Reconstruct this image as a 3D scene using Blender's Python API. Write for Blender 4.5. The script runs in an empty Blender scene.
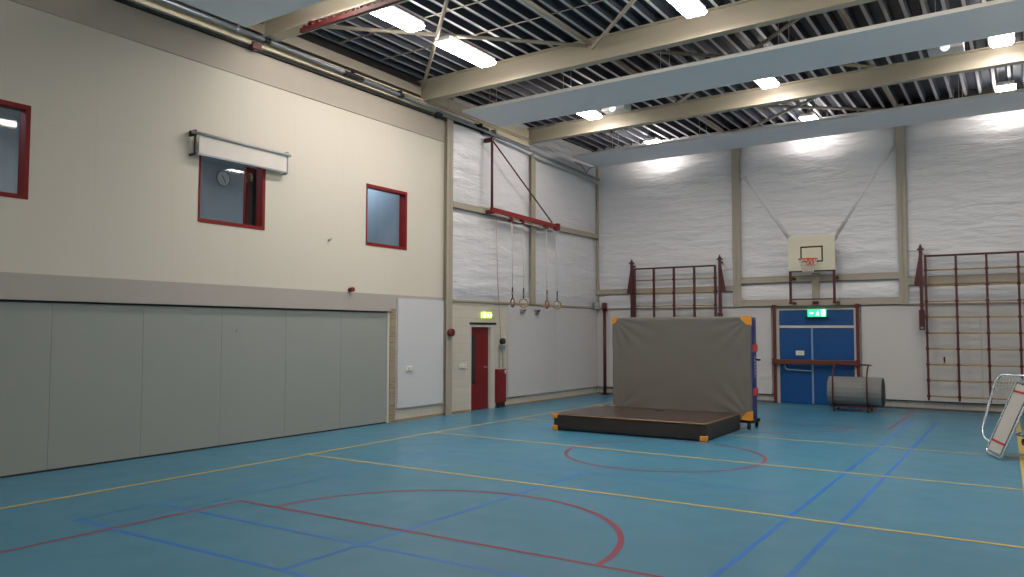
import bpy, bmesh, math, random
from mathutils import Vector, Matrix, noise
random.seed(7)
sc = bpy.context.scene
COL = sc.collection
R = math.radians

# ---------------------------------------------------------------- helpers
def lin(c):
    return tuple(((v/255)/12.92 if v/255 <= .04045 else ((v/255+.055)/1.055)**2.4) for v in c)

def mat(name, rgb, rough=.6, metal=0., spec=.5, noise_scale=None, noise_amt=.08, bump=0., bump_scale=40.,
        emit=None, emit_s=0., coat=0., alpha=1.):
    m = bpy.data.materials.new(name); m.use_nodes = True
    nt = m.node_tree; b = nt.nodes['Principled BSDF']
    c = lin(rgb)
    b.inputs['Base Color'].default_value = (*c, 1)
    b.inputs['Roughness'].default_value = rough
    b.inputs['Metallic'].default_value = metal
    b.inputs['Specular IOR Level'].default_value = spec
    b.inputs['Coat Weight'].default_value = coat
    if emit:
        b.inputs['Emission Color'].default_value = (*lin(emit), 1)
        b.inputs['Emission Strength'].default_value = emit_s
    tc = nt.nodes.new('ShaderNodeTexCoord')
    n = nt.nodes.new('ShaderNodeTexNoise'); n.inputs['Scale'].default_value = noise_scale or 3.
    n.inputs['Detail'].default_value = 4
    nt.links.new(tc.outputs['Object'], n.inputs['Vector'])
    if noise_scale or True:
        mx = nt.nodes.new('ShaderNodeMix'); mx.data_type = 'RGBA'
        mx.inputs[6].default_value = (*[v*(1-noise_amt) for v in c], 1)
        mx.inputs[7].default_value = (*[min(1, v*(1+noise_amt)) for v in c], 1)
        nt.links.new(n.outputs['Fac'], mx.inputs[0])
        nt.links.new(mx.outputs[2], b.inputs['Base Color'])
    if bump:
        n2 = nt.nodes.new('ShaderNodeTexNoise'); n2.inputs['Scale'].default_value = bump_scale
        nt.links.new(tc.outputs['Object'], n2.inputs['Vector'])
        bp = nt.nodes.new('ShaderNodeBump'); bp.inputs['Strength'].default_value = bump
        bp.inputs['Distance'].default_value = .01
        nt.links.new(n2.outputs['Fac'], bp.inputs['Height'])
        nt.links.new(bp.outputs['Normal'], b.inputs['Normal'])
    return m

def brick_mat(name, c1, c2, mortar, bw, bh, axis='yz', msize=.01, rough=.8, amt=.4):
    m = bpy.data.materials.new(name); m.use_nodes = True
    nt = m.node_tree; b = nt.nodes['Principled BSDF']; b.inputs['Roughness'].default_value = rough
    tc = nt.nodes.new('ShaderNodeTexCoord'); sp = nt.nodes.new('ShaderNodeSeparateXYZ'); cb = nt.nodes.new('ShaderNodeCombineXYZ')
    nt.links.new(tc.outputs['Object'], sp.inputs[0])
    nt.links.new(sp.outputs['Y' if axis[0] == 'y' else 'X'], cb.inputs[0]); nt.links.new(sp.outputs['Z'], cb.inputs[1])
    br = nt.nodes.new('ShaderNodeTexBrick'); br.inputs['Scale'].default_value = 1
    br.inputs['Brick Width'].default_value = bw; br.inputs['Row Height'].default_value = bh
    br.inputs['Mortar Size'].default_value = msize
    br.inputs['Color1'].default_value = (*lin(c1), 1); br.inputs['Color2'].default_value = (*lin(c2), 1)
    br.inputs['Mortar'].default_value = (*lin(mortar), 1)
    nt.links.new(cb.outputs[0], br.inputs['Vector']); nt.links.new(br.outputs['Color'], b.inputs['Base Color'])
    bp = nt.nodes.new('ShaderNodeBump'); bp.inputs['Strength'].default_value = amt; bp.inputs['Distance'].default_value = .006
    bp.invert = True
    nt.links.new(br.outputs['Fac'], bp.inputs['Height']); nt.links.new(bp.outputs['Normal'], b.inputs['Normal'])
    return m

def box(bm, x0, x1, y0, y1, z0, z1, mi=0, bev=0.):
    vs = [bm.verts.new(p) for p in ((x0,y0,z0),(x1,y0,z0),(x1,y1,z0),(x0,y1,z0),(x0,y0,z1),(x1,y0,z1),(x1,y1,z1),(x0,y1,z1))]
    fs = [bm.faces.new([vs[i] for i in f]) for f in ((3,2,1,0),(4,5,6,7),(0,1,5,4),(1,2,6,5),(2,3,7,6),(3,0,4,7))]
    for f in fs: f.material_index = mi
    if bev:
        es = list({e for f in fs for e in f.edges})
        r = bmesh.ops.bevel(bm, geom=es, offset=bev, segments=2, affect='EDGES', profile=.5)
        for f in r['faces']: f.material_index = mi
    return fs

def tube(bm, pts, r, seg=10, mi=0, closed=False, caps=True, r2=None):
    pts = [Vector(p) for p in pts]; n = len(pts); rings = []
    up = None
    for i, p in enumerate(pts):
        if closed: t = (pts[(i+1) % n]-pts[i-1]).normalized()
        elif i == 0: t = (pts[1]-p).normalized()
        elif i == n-1: t = (p-pts[i-1]).normalized()
        else: t = ((pts[i+1]-p).normalized()+(p-pts[i-1]).normalized()).normalized()
        if up is None:
            up = Vector((0,0,1)) if abs(t.z) < .9 else Vector((1,0,0))
        u = (up-t*up.dot(t)).normalized(); v = t.cross(u); up = u
        rr = r if r2 is None else r+(r2-r)*i/(n-1)
        rings.append([bm.verts.new(p+(u*math.cos(a)+v*math.sin(a))*rr) for a in [2*math.pi*k/seg for k in range(seg)]])
    m = n if closed else n-1
    for i in range(m):
        a, b = rings[i], rings[(i+1) % n]
        for k in range(seg):
            f = bm.faces.new((a[k], a[(k+1) % seg], b[(k+1) % seg], b[k])); f.smooth = True; f.material_index = mi
    if caps and not closed:
        bm.faces.new(rings[0][::-1]).material_index = mi; bm.faces.new(rings[-1]).material_index = mi

def bar(bm, a, b, w, h, mi=0):
    """rectangular bar between two points (w sideways, h vertical-ish)"""
    a, b = Vector(a), Vector(b); t = (b-a).normalized()
    up = Vector((0,0,1)) if abs(t.z) < .95 else Vector((0,1,0))
    s = t.cross(up).normalized(); u = s.cross(t)
    vs = [bm.verts.new(p+s*i*w/2+u*j*h/2) for p in (a, b) for i, j in ((-1,-1),(1,-1),(1,1),(-1,1))]
    for f in ((3,2,1,0),(4,5,6,7),(0,1,5,4),(1,2,6,5),(2,3,7,6),(3,0,4,7)):
        bm.faces.new([vs[i] for i in f]).material_index = mi

def prism(bm, pts, d, mi=0):
    """polygon pts extruded along vector d"""
    d = Vector(d); a = [bm.verts.new(p) for p in pts]; b = [bm.verts.new(Vector(p)+d) for p in pts]; n = len(pts)
    bm.faces.new(a[::-1]).material_index = mi; bm.faces.new(b).material_index = mi
    for i in range(n): bm.faces.new((a[i], a[(i+1) % n], b[(i+1) % n], b[i])).material_index = mi

def disc(bm, c, n, r, d, seg=24, mi=0):
    n = Vector(n).normalized(); c = Vector(c)
    tube(bm, [c, c+n*d], r, seg=seg, mi=mi)

def obj(name, bm, mats, parent=None, loc=None):
    bmesh.ops.recalc_face_normals(bm, faces=bm.faces)
    me = bpy.data.meshes.new(name); bm.to_mesh(me); bm.free()
    o = bpy.data.objects.new(name, me); COL.objects.link(o)
    for m in (mats if isinstance(mats, (list, tuple)) else [mats]): me.materials.append(m)
    if parent is not None:
        o.parent = parent
        # meshes are written in world coordinates: shift into the parent's frame
        ploc = Vector(parent.get('_base', (0,0,0))) 
        me.transform(Matrix.Translation(-ploc)); o['_base'] = list(ploc)
    elif loc is not None:
        me.transform(Matrix.Translation(-Vector(loc))); o.location = loc; o['_base'] = list(loc)
    return o

def struct(name, bm, mats, parent=None):
    o = obj(name, bm, mats, parent)
    if parent is None: o['kind'] = 'structure'
    return o

def thing(name, label, cat, loc, group=None):
    o = bpy.data.objects.new(name, None); COL.objects.link(o); o.location = loc; o['_base'] = list(loc)
    o.empty_display_size = .1
    o['label'] = label; o['category'] = cat
    if group: o['group'] = group
    return o

def tag(o, label, cat, group=None):
    o['label'] = label; o['category'] = cat
    if group: o['group'] = group
    return o

NB = bmesh.new
def bx(*a, **k):
    bm = NB(); box(bm, *a, **k); return bm
def tb(*a, **k):
    bm = NB(); tube(bm, *a, **k); return bm
def arc(c, r, a0, a1, n, plane='xy'):
    out = []
    for i in range(n+1):
        a = R(a0+(a1-a0)*i/n); u, v = math.cos(a)*r, math.sin(a)*r
        out.append({'xy': (c[0]+u, c[1]+v, c[2]), 'xz': (c[0]+u, c[1], c[2]+v), 'yz': (c[0], c[1]+u, c[2]+v)}[plane])
    return out

# ---------------------------------------------------------------- materials
M = {}
M['cream'] = mat('cream_paint', (206,198,184), .7, noise_scale=1.2, noise_amt=.02)
M['fascia'] = mat('fascia_paint', (172,162,149), .65, noise_scale=2, noise_amt=.05)
M['band'] = mat('grey_band', (168,160,153), .6, noise_scale=2, noise_amt=.03)
M['darkgap'] = mat('dark_gap', (40,38,36), .8)  # near-black; paints the shade in gaps at store door and rail
M['store'] = mat('store_door_grey', (145,147,142), .55, noise_scale=1.5, noise_amt=.03)
M['seam'] = mat('store_seam', (176,176,172), .5)
M['felt'] = mat('acoustic_white', (200,199,201), .9, noise_scale=60, noise_amt=.05, bump=.3, bump_scale=200)
M['steel'] = mat('beam_paint', (174,164,145), .45, noise_scale=3, noise_amt=.04)
M['steelcol'] = mat('column_paint', (168,158,142), .55, noise_scale=3, noise_amt=.05)
M['creamrail'] = mat('cream_rail', (204,193,166), .5)
M['galv'] = mat('galvanised', (150,156,166), .35, metal=.7, noise_scale=8, noise_amt=.1)
M['maroon'] = mat('maroon_steel', (78,22,30), .45)
M['redsteel'] = mat('red_steel', (98,28,26), .5)
M['red'] = mat('red_paint', (122,14,12), .6, spec=.3)
M['doorred'] = mat('red_door_paint', (112,13,18), .4)
M['wood'] = mat('rung_wood', (172,142,98), .5, noise_scale=12, noise_amt=.15)
M['brown'] = mat('brown_bar', (92,46,30), .5)
M['blue'] = mat('door_blue', (4,72,132), .4, noise_scale=1, noise_amt=.03)
M['frame'] = mat('pale_frame', (196,190,178), .5)
M['white'] = mat('white_plastic', (225,222,212), .5)
M['board'] = mat('backboard_cream', (212,206,184), .5)
M['black'] = mat('black_mark', (28,28,30), .6)
M['rubber'] = mat('black_rubber', (30,30,34), .7)
M['orange'] = mat('rim_orange', (214,84,40), .5)
M['corner'] = mat('orange_corner', (214,140,42), .6)
M['net'] = mat('net_white', (214,206,190), .8)
M['matgrey'] = mat('mat_grey_cloth', (104,100,94), .75, noise_scale=30, noise_amt=.05, bump=.2, bump_scale=60)
M['matblue'] = mat('mat_blue_vinyl', (34,40,100), .45)
M['matbrown'] = mat('mat_brown_vinyl', (66,54,48), .3, noise_scale=6, noise_amt=.12)
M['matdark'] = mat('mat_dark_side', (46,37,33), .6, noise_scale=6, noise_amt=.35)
M['piping'] = mat('mat_piping', (146,108,70), .5)
M['rollgrey'] = mat('roll_grey', (120,120,119), .7, noise_scale=4, noise_amt=.04)
M['rollend'] = mat('roll_end', (46,48,54), .8)
M['silver'] = mat('silver_tube', (200,208,214), .25, metal=.7)
M['bed'] = mat('bed_mesh', (176,172,164), .8, noise_scale=60, noise_amt=.1)
M['rope'] = mat('rope_pale', (204,192,182), .8)
M['pinkrope'] = mat('rope_pink', (190,158,150), .8)
M['cream'] = brick_mat('cream_wall_boards', (206,198,184), (205,197,183), (201,193,179), 1.22, 2.35, 'yz', .006, .7, .1)
M['cream'].node_tree.nodes['Brick Texture'].offset = 0
M['conc'] = brick_mat('painted_block', (198,190,176), (193,185,171), (184,176,162), .4, .2, 'yz', .006, .75, .25)
M['conc_x'] = brick_mat('painted_block_back', (176,170,160), (170,164,154), (152,146,136), .4, .2, 'xz', .008, .75, .3)
M['brick'] = brick_mat('yellow_brick', (166,140,112), (140,112,86), (150,142,130), .21, .0625, 'yz', .012, .85, .5)
M['baffle'] = mat('baffle_grey', (232,233,236), .85, noise_scale=2, noise_amt=.02)
M['baffle_lit_edge'] = mat('baffle_lit_edge', (246,241,234), .5)  # whiter than the board: lamp light on the edges put into the colour
M['deckflange'] = mat('deck_flange', (196,196,200), .5, metal=.2)
M['deck'] = mat('deck_dark', (50,55,66), .55, metal=.2)
M['tubelight'] = mat('tube_glow', (255,255,255), .5, emit=(255,248,240), emit_s=42.)
M['housing'] = mat('lamp_housing', (200,198,196), .5)
M['wallgrey'] = mat('plain_grey_wall', (226,224,218), .85)
M['backroom'] = mat('back_room_grey', (176,180,180), .8)
M['blind'] = mat('blind_fabric', (216,208,200), .75)
M['lens'] = mat('glint_glow', (236,240,250), .3, emit=(236,240,255), emit_s=.8)  # weak emission painting a glint, not a lamp

def perforated(name, rgb):
    m = bpy.data.materials.new(name); m.use_nodes = True; nt = m.node_tree; b = nt.nodes['Principled BSDF']
    b.inputs['Roughness'].default_value = .85
    tc = nt.nodes.new('ShaderNodeTexCoord'); mp = nt.nodes.new('ShaderNodeMapping'); mp.inputs['Scale'].default_value = (25,25,25)
    v = nt.nodes.new('ShaderNodeTexVoronoi'); v.inputs['Randomness'].default_value = .3; v.inputs['Scale'].default_value = 1
    r = nt.nodes.new('ShaderNodeValToRGB'); c = lin(rgb)
    r.color_ramp.elements[0].position = .12; r.color_ramp.elements[0].color = (*[q*.6 for q in c], 1)
    r.color_ramp.elements[1].position = .25; r.color_ramp.elements[1].color = (*c, 1)
    nt.links.new(tc.outputs['Object'], mp.inputs[0]); nt.links.new(mp.outputs[0], v.inputs['Vector'])
    nt.links.new(v.outputs['Distance'], r.inputs[0]); nt.links.new(r.outputs[0], b.inputs['Base Color'])
    return m
M['perf'] = perforated('perforated_wall_panel', (198,194,193))

def foil(name):
    m = bpy.data.materials.new(name); m.use_nodes = True; nt = m.node_tree; b = nt.nodes['Principled BSDF']
    b.inputs['Base Color'].default_value = (*lin((218,216,219)), 1); b.inputs['Roughness'].default_value = .42
    b.inputs['Metallic'].default_value = .08
    tc = nt.nodes.new('ShaderNodeTexCoord')
    hs = []
    for scl, sx, sz, dist in ((1., 1.1, 5., .35), (1., 3.5, 15., .5)):
        mp = nt.nodes.new('ShaderNodeMapping'); mp.inputs['Scale'].default_value = (sx, sx, sz)
        n = nt.nodes.new('ShaderNodeTexNoise'); n.inputs['Scale'].default_value = scl; n.inputs['Detail'].default_value = 3
        n.inputs['Distortion'].default_value = dist
        nt.links.new(tc.outputs['Object'], mp.inputs[0]); nt.links.new(mp.outputs[0], n.inputs['Vector']); hs.append(n)
    b1 = nt.nodes.new('ShaderNodeBump'); b1.inputs['Strength'].default_value = .42; b1.inputs['Distance'].default_value = .12
    b2 = nt.nodes.new('ShaderNodeBump'); b2.inputs['Strength'].default_value = .38; b2.inputs['Distance'].default_value = .03
    nt.links.new(hs[0].outputs['Fac'], b1.inputs['Height']); nt.links.new(hs[1].outputs['Fac'], b2.inputs['Height'])
    nt.links.new(b1.outputs['Normal'], b2.inputs['Normal']); nt.links.new(b2.outputs['Normal'], b.inputs['Normal'])
    return m
M['foil'] = foil('insulation_foil')

def floor_mat():
    m = bpy.data.materials.new('blue_sports_floor'); m.use_nodes = True; nt = m.node_tree; b = nt.nodes['Principled BSDF']
    b.inputs['Roughness'].default_value = .3; b.inputs['Specular IOR Level'].default_value = .4
    tc = nt.nodes.new('ShaderNodeTexCoord')
    n = nt.nodes.new('ShaderNodeTexNoise'); n.inputs['Scale'].default_value = .7; n.inputs['Detail'].default_value = 5
    r = nt.nodes.new('ShaderNodeValToRGB')
    r.color_ramp.elements[0].color = (*lin((62,122,148)), 1); r.color_ramp.elements[1].color = (*lin((70,130,156)), 1)
    r.color_ramp.elements[0].position = .3; r.color_ramp.elements[1].position = .7
    nt.links.new(tc.outputs['Object'], n.inputs['Vector']); nt.links.new(n.outputs['Fac'], r.inputs[0]); nt.links.new(r.outputs[0], b.inputs['Base Color'])
    n2 = nt.nodes.new('ShaderNodeTexNoise'); n2.inputs['Scale'].default_value = 2.5; n2.inputs['Detail'].default_value = 3
    mr = nt.nodes.new('ShaderNodeMapRange'); mr.inputs[3].default_value = .26; mr.inputs[4].default_value = .4
    nt.links.new(tc.outputs['Object'], n2.inputs['Vector']); nt.links.new(n2.outputs['Fac'], mr.inputs[0]); nt.links.new(mr.outputs[0], b.inputs['Roughness'])
    return m
M['floor'] = floor_mat()
for k, c in (('ly', (206,176,84)), ('lr', (140,48,74)), ('lb', (18,112,194)), ('lbf', (40,118,180))):
    M[k] = mat('court_line_'+k, c, .32, spec=.4, noise_scale=4, noise_amt=.06)

def glass_mat():
    m = bpy.data.materials.new('window_glass'); m.use_nodes = True; nt = m.node_tree
    for n in list(nt.nodes): nt.nodes.remove(n)
    o = nt.nodes.new('ShaderNodeOutputMaterial'); t = nt.nodes.new('ShaderNodeBsdfTransparent'); g = nt.nodes.new('ShaderNodeBsdfGlossy')
    g.inputs['Roughness'].default_value = .03; f = nt.nodes.new('ShaderNodeFresnel'); f.inputs['IOR'].default_value = 1.55
    t.inputs['Color'].default_value = (.86,.9,.92,1)
    mx = nt.nodes.new('ShaderNodeMixShader')
    ge = nt.nodes.new('ShaderNodeNewGeometry'); inv = nt.nodes.new('ShaderNodeMath'); inv.operation = 'SUBTRACT'; inv.inputs[0].default_value = 1
    mu = nt.nodes.new('ShaderNodeMath'); mu.operation = 'MULTIPLY'
    nt.links.new(ge.outputs['Backfacing'], inv.inputs[1]); nt.links.new(inv.outputs[0], mu.inputs[0]); nt.links.new(f.outputs[0], mu.inputs[1]); nt.links.new(mu.outputs[0], mx.inputs[0]); nt.links.new(t.outputs[0], mx.inputs[1]); nt.links.new(g.outputs[0], mx.inputs[2])
    nt.links.new(mx.outputs[0], o.inputs['Surface']); return m
M['glass'] = glass_mat()

# ---------------------------------------------------------------- dimensions
W, Y0, YB = 12.8, -2.0, 21.6        # room width, front wall, back wall
ZT = 7.42                            # underside of roof deck at the left wall
SL = .016                            # roof fall, rising to the right
COLY = 14.25                         # column where the foil bays begin on the left

# ---------------------------------------------------------------- floor
bm = NB()
box(bm, -.3, W+.2, Y0-.2, YB+.2, -.2, 0, 0)
def quad(x0, x1, y0, y1, z, mi):
    f = bm.faces.new([bm.verts.new(p) for p in ((x0,y0,z),(x1,y0,z),(x1,y1,z),(x0,y1,z))]); f.material_index = mi
def ring(cx, cy, r, w, a0, a1, z, mi, n=64):
    for i in range(n):
        a, b = R(a0+(a1-a0)*i/n), R(a0+(a1-a0)*(i+1)/n)
        f = bm.faces.new([bm.verts.new((cx+rr*math.cos(t), cy+rr*math.sin(t), z)) for rr, t in ((r-w/2,a),(r+w/2,a),(r+w/2,b),(r-w/2,b))]); f.material_index = mi
lw = .05
# badminton: blue
zb = .001
for x in (8.98, 9.47): quad(x-lw/2, x+lw/2, 1.0, 18.8, zb+.0005, 3)
for x in (3.02, 3.43): quad(x-lw*.4, x+lw*.4, 4.33, 18.8, zb+.0005, 4)
for y, mi in ((4.34, 3), (5.24, 3), (9.56, 4), (13.53, 4), (17.9, 4), (18.76, 4)): quad(3.0, 9.5 if mi == 3 else 9.0, y-lw/2, y+lw/2, zb, mi)
quad(6.05-lw/2, 6.05+lw/2, 4.36, 9.54, zb+.0005, 3); quad(6.05-lw/2, 6.05+lw/2, 13.55, 18.76, zb+.0005, 3)
# basketball: red
zr = .002
quad(3.62, 8.82, 5.83-lw/2, 5.83+lw/2, zr, 2); quad(8.77, 8.82, Y0+.3, 5.8, zr, 2); quad(3.62, 3.67, Y0+.3, 5.8, zr, 2)
ring(6.16, 5.86, 1.93, .06, 0, 180, zr+.0004, 2)
ring(6.33, 11.55, 1.5, .05, 0, 360, zr, 2, 96)
quad(3.62, 8.82, 16.9-lw/2, 16.9+lw/2, zr, 2); quad(8.77, 8.82, 16.9, 21.2, zr, 2); quad(3.62, 3.67, 16.9, 21.2, zr, 2)
ring(6.2, 16.9, 1.95, .05, 180, 360, zr+.0004, 2)
# volleyball: yellow
zy = .003
def line4(a, b, w, z, mi):
    a, b = Vector((*a, z)), Vector((*b, z)); s = Vector(((b-a).y, -(b-a).x, 0)).normalized()*w/2
    f = bm.faces.new([bm.verts.new(q) for q in (a-s, b-s, b+s, a+s)]); f.material_index = mi
line4((1.88, 2.5), (1.74, 11.6), .065, zy+.0005, 1); line4((1.74, 11.6), (1.80, 20.5), .065, zy+.0005, 1); line4((11.12, 2.5), (11.08, 8.4), .085, zy+.0005, 1); line4((11.08, 8.4), (10.87, 20.5), .085, zy+.0005, 1)
for ya, yb2 in ((2.52, 2.52), (8.53, 8.36), (11.68, 11.38), (14.5, 14.26), (20.5, 20.5)): line4((1.76, ya), (11.05, yb2), .055, zy, 1)
struct('floor', bm, [M['floor'], M['ly'], M['lr'], M['lb'], M['lbf']])

# ---------------------------------------------------------------- left wall
WIN = {1: (3.45, 5.21, 3.63, 4.89), 2: (7.78, 9.10, 3.64, 4.88), 3: (11.62, 12.87, 3.62, 4.87)}
bm = NB()
# cream upper wall, pierced by three windows
ys = [Y0]; 
def hole_strip(y0, y1, holes, z0, z1, mi, x0=-.2, x1=0):
    y = y0
    for (a, b, c, d) in holes:
        box(bm, x0, x1, y, a, z0, z1, mi); box(bm, x0, x1, a, b, z0, c, mi); box(bm, x0, x1, a, b, d, z1, mi); y = b
    box(bm, x0, x1, y, y1, z0, z1, mi)
hole_strip(Y0, COLY-.1, [WIN[1], WIN[2], WIN[3]], 2.65, 6.22, 0)
box(bm, -.2, .02, Y0, COLY-.1, 6.22, 6.24, 1)                   # cover strip below the fascia
box(bm, -.2, .012, Y0, COLY-.1, 6.24, 6.72, 1)                  # fascia
box(bm, -.2, -.005, Y0, COLY-.1, 6.72, 7.6, 2)
box(bm, -.2, .02, Y0, 12.44, 2.36, 2.65, 3)                     # grey band above the store door
box(bm, -.2, .0, 12.44, COLY-.1, 2.36, 2.65, 3)
box(bm, -.2, .035, Y0, 12.36, 2.30, 2.36, 3)                    # its lower lip
box(bm, -.2, -.02, 12.32, 12.38, 0, 2.36, 4)                    # pale jamb
box(bm, -.2, 0, 12.38, 12.55, 0, 2.36, 5)                       # brick pier
box(bm, -.2, 0, 12.55, COLY-.1, 0, 2.36, 6)
# painted block wall with the red door opening
box(bm, -.2, 0, COLY-.1, 15.2, 0, 2.6, 6); box(bm, -.2, 0, 15.2, 16.15, 2.03, 2.6, 6); box(bm, -.2, 0, 16.15, YB, 0, 2.6, 6)
box(bm, -.2, -.05, COLY-.1, YB, 2.6, 7.7, 2)
struct('wall_left', bm, [M['cream'], M['fascia'], M['darkgap'], M['band'], M['frame'], M['brick'], M['conc']])
# brown strip on top of the block wall, and plinth strip on the floor
struct('trim_1', bx(-.02, .05, COLY+.1, YB, 2.58, 2.63, bev=.005), M['steelcol'])
bm = NB(); box(bm, 0, .012, 12.44, 15.2, 0, .05); box(bm, 0, .012, 16.2, YB, 0, .04)
struct('baseboard_left', bm, mat('skirting_brown', (150,126,100), .7, noise_scale=5, noise_amt=.35))

# foil insulation, wrinkled blanket bulging out between the rails
def blanket(name, axis, c0, c1, z0, z1, off, bulge, rails, cols, seed=0, step=.06):
    bm = NB(); n = max(2, int((c1-c0)/step)); k = max(2, int((z1-z0)/step)); g = []
    for j in range(k+1):
        row = []
        for i in range(n+1):
            c = c0+(c1-c0)*i/n; z = z0+(z1-z0)*j/k
            dc = min([abs(c-q) for q in cols]+[9]); dz = min([abs(z-q) for q in rails]+[9])
            e = min(1, dc/.5)*min(1, dz/.35); e = e*(2-e)
            d = bulge*e
            d += .013*e*noise.noise((c*.9+seed, z*5.2, seed)) + .005*e*noise.noise((c*3+seed, z*14, 3))
            d += .006*e*noise.noise((c*9+seed, z*2.2, 7))
            d += .03*e*noise.noise((c*.5+seed, z*.8, 11))
            p = (off+d, c, z) if axis == 'x' else (c, off-d, z)
            row.append(bm.verts.new(p))
        g.append(row)
    for j in range(k):
        for i in range(n):
            bm.faces.new((g[j][i], g[j][i+1], g[j+1][i+1], g[j+1][i])).smooth = True
    return bm
o = struct('wall_left_foil', blanket('f', 'x', COLY+.08, YB-.02, 2.62, 7.35, -.0, .06, [2.62, 4.78], [COLY, 17.8, YB], 3), M['foil'])
# ---------------------------------------------------------------- back wall
bm = NB()
box(bm, -.2, 5.52, YB, YB+.2, 0, 2.56, 0); box(bm, 7.46, W+.2, YB, YB+.2, 0, 2.56, 0); box(bm, 5.52, 7.46, YB, YB+.2, 2.50, 2.56, 0)
box(bm, -.2, W+.2, YB+.05, YB+.2, 2.56, 7.8, 1)
struct('wall_back', bm, [M['conc_x'], M['darkgap']])
COLX = [4.45, 8.6, W]
o = struct('wall_back_foil', blanket('f', 'y', .1, W-.02, 2.56, 7.5, YB, .07, [2.6, 3.2], [0, 4.45, 8.6, W], 20), M['foil'])
# diagonal braces hidden under the foil, showing as ridges
for nm, a, b in (('trim_2', (4.70, 21.565, 6.15), (5.95, 21.565, 4.25)), ('trim_3', (8.4, 21.565, 6.5), (6.98, 21.565, 4.25))):
    bm = NB(); tube(bm, [a, b], .06, seg=20); struct(nm, bm, M['foil'])

# steel columns
def column(nm, x0, x1, y0, y1, z0, z1, axis, m='steelcol'):
    """H-section column: two flanges and a web"""
    bm = NB()
    if axis == 'x':   # flange faces +x
        box(bm, x1-.014, x1, y0, y1, z0, z1); box(bm, x0, x0+.014, y0, y1, z0, z1); box(bm, x0, x1, (y0+y1)/2-.006, (y0+y1)/2+.006, z0, z1)
    else:
        box(bm, x0, x1, y0, y0+.014, z0, z1); box(bm, x0, x1, y1-.014, y1, z0, z1); box(bm, (x0+x1)/2-.006, (x0+x1)/2+.006, y0, y1, z0, z1)
    return struct(nm, bm, M[m])
column('steel_column', -.04, .11, 14.14, 14.36, 0, 7.4, 'x')
column('steel_column', -.04, .13, 17.69, 17.89, 2.62, 6.6, 'x')
column('steel_column', -.02, .10, YB-.12, YB-.01, 2.62, 7.4, 'x')
column('steel_column', 4.36, 4.57, YB-.12, YB+.03, 2.56, 7.5, 'y')
column('steel_column', 8.50, 8.69, YB-.12, YB+.03, 2.56, 7.55, 'y')
column('steel_column', W-.2, W-.02, YB-.12, YB+.03, 2.56, 7.6, 'y')
# horizontal rails (channel sections) on the walls
def rail_y(nm, y0, y1, z0, z1, x0=0., x1=.12, m='steelcol'):
    bm = NB(); box(bm, x0, x1, y0, y1, z0, z0+.012); box(bm, x0, x1, y0, y1, z1-.012, z1); box(bm, x1-.012, x1, y0, y1, z0, z1)
    return struct(nm, bm, M[m])
def rail_x(nm, x0, x1, z0, z1, y0=YB-.11, y1=YB, m='steelcol'):
    bm = NB(); box(bm, x0, x1, y0, y1, z0, z0+.012); box(bm, x0, x1, y0, y1, z1-.012, z1); box(bm, x0, x1, y0, y0+.012, z0, z1)
    return struct(nm, bm, M[m])
rail_y('trim_4', 14.36, 17.69, 4.74, 4.88); rail_y('trim_5', 17.89, YB-.12, 4.70, 4.84)
rail_x('trim_6', .1, 4.36, 2.99, 3.15); rail_x('trim_7', 4.57, 8.50, 3.19, 3.36); rail_x('trim_8', 8.69, W, 3.03, 3.24)
rail_x('trim_9', 4.45, 8.62, 2.56, 2.74, YB-.10)
rail_x('trim_10', .1, 4.45, 2.535, 2.58, YB-.07); rail_x('trim_11', 8.62, W, 2.535, 2.58, YB-.07)
# perforated wall panels of the lower walls (they stand off the block wall over a plinth)
for i, (y0, y1) in enumerate(((16.72, 19.1), (19.105, 21.5))):
    struct('trim_%d' % (12+i), bx(.0, .05, y0, y1, .22, 2.55, bev=.004), M['perf'])
for i, (x0, x1) in enumerate(((.05, 2.7), (2.705, 5.36), (7.6, 10.2), (10.205, W))):
    struct('trim_%d' % (14+i), bx(x0, x1, YB-.05, YB, .22, 2.54, bev=.004), M['perf'])
bm = NB(); box(bm, .05, 5.40, YB-.055, YB-.0, .2, .22); box(bm, 7.55, W, YB-.055, YB, .2, .22); box(bm, 0, .055, 16.7, YB-.06, .2, .22)
struct('trim_18', bm, M['darkgap'])
bm = NB(); box(bm, .0, 5.45, YB-.012, YB, 0, .045); box(bm, 7.5, W, YB-.012, YB, 0, .045)
struct('baseboard_back', bm, mat('skirting_back', (96,84,76), .7, noise_scale=5, noise_amt=.3))
# white acoustic board between the brick pier and the column
o = tag(obj('acoustic_wall_panel', bx(.0, .06, 12.56, 14.10, .28, 2.58, bev=.006), M['felt'], loc=(0,13.3,.28)),
        'off-white rectangular acoustic panel on the wall between brick pier and steel column', 'wall panel')
# ---------------------------------------------------------------- right and front walls
bm = NB(); box(bm, W, W+.2, Y0-.2, YB+.2, 0, 8); struct('wall_right', bm, M['wallgrey'])
bm = NB(); box(bm, -.2, W+.2, Y0-.2, Y0, 0, 8); struct('wall_front', bm, M['wallgrey'])

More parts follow.
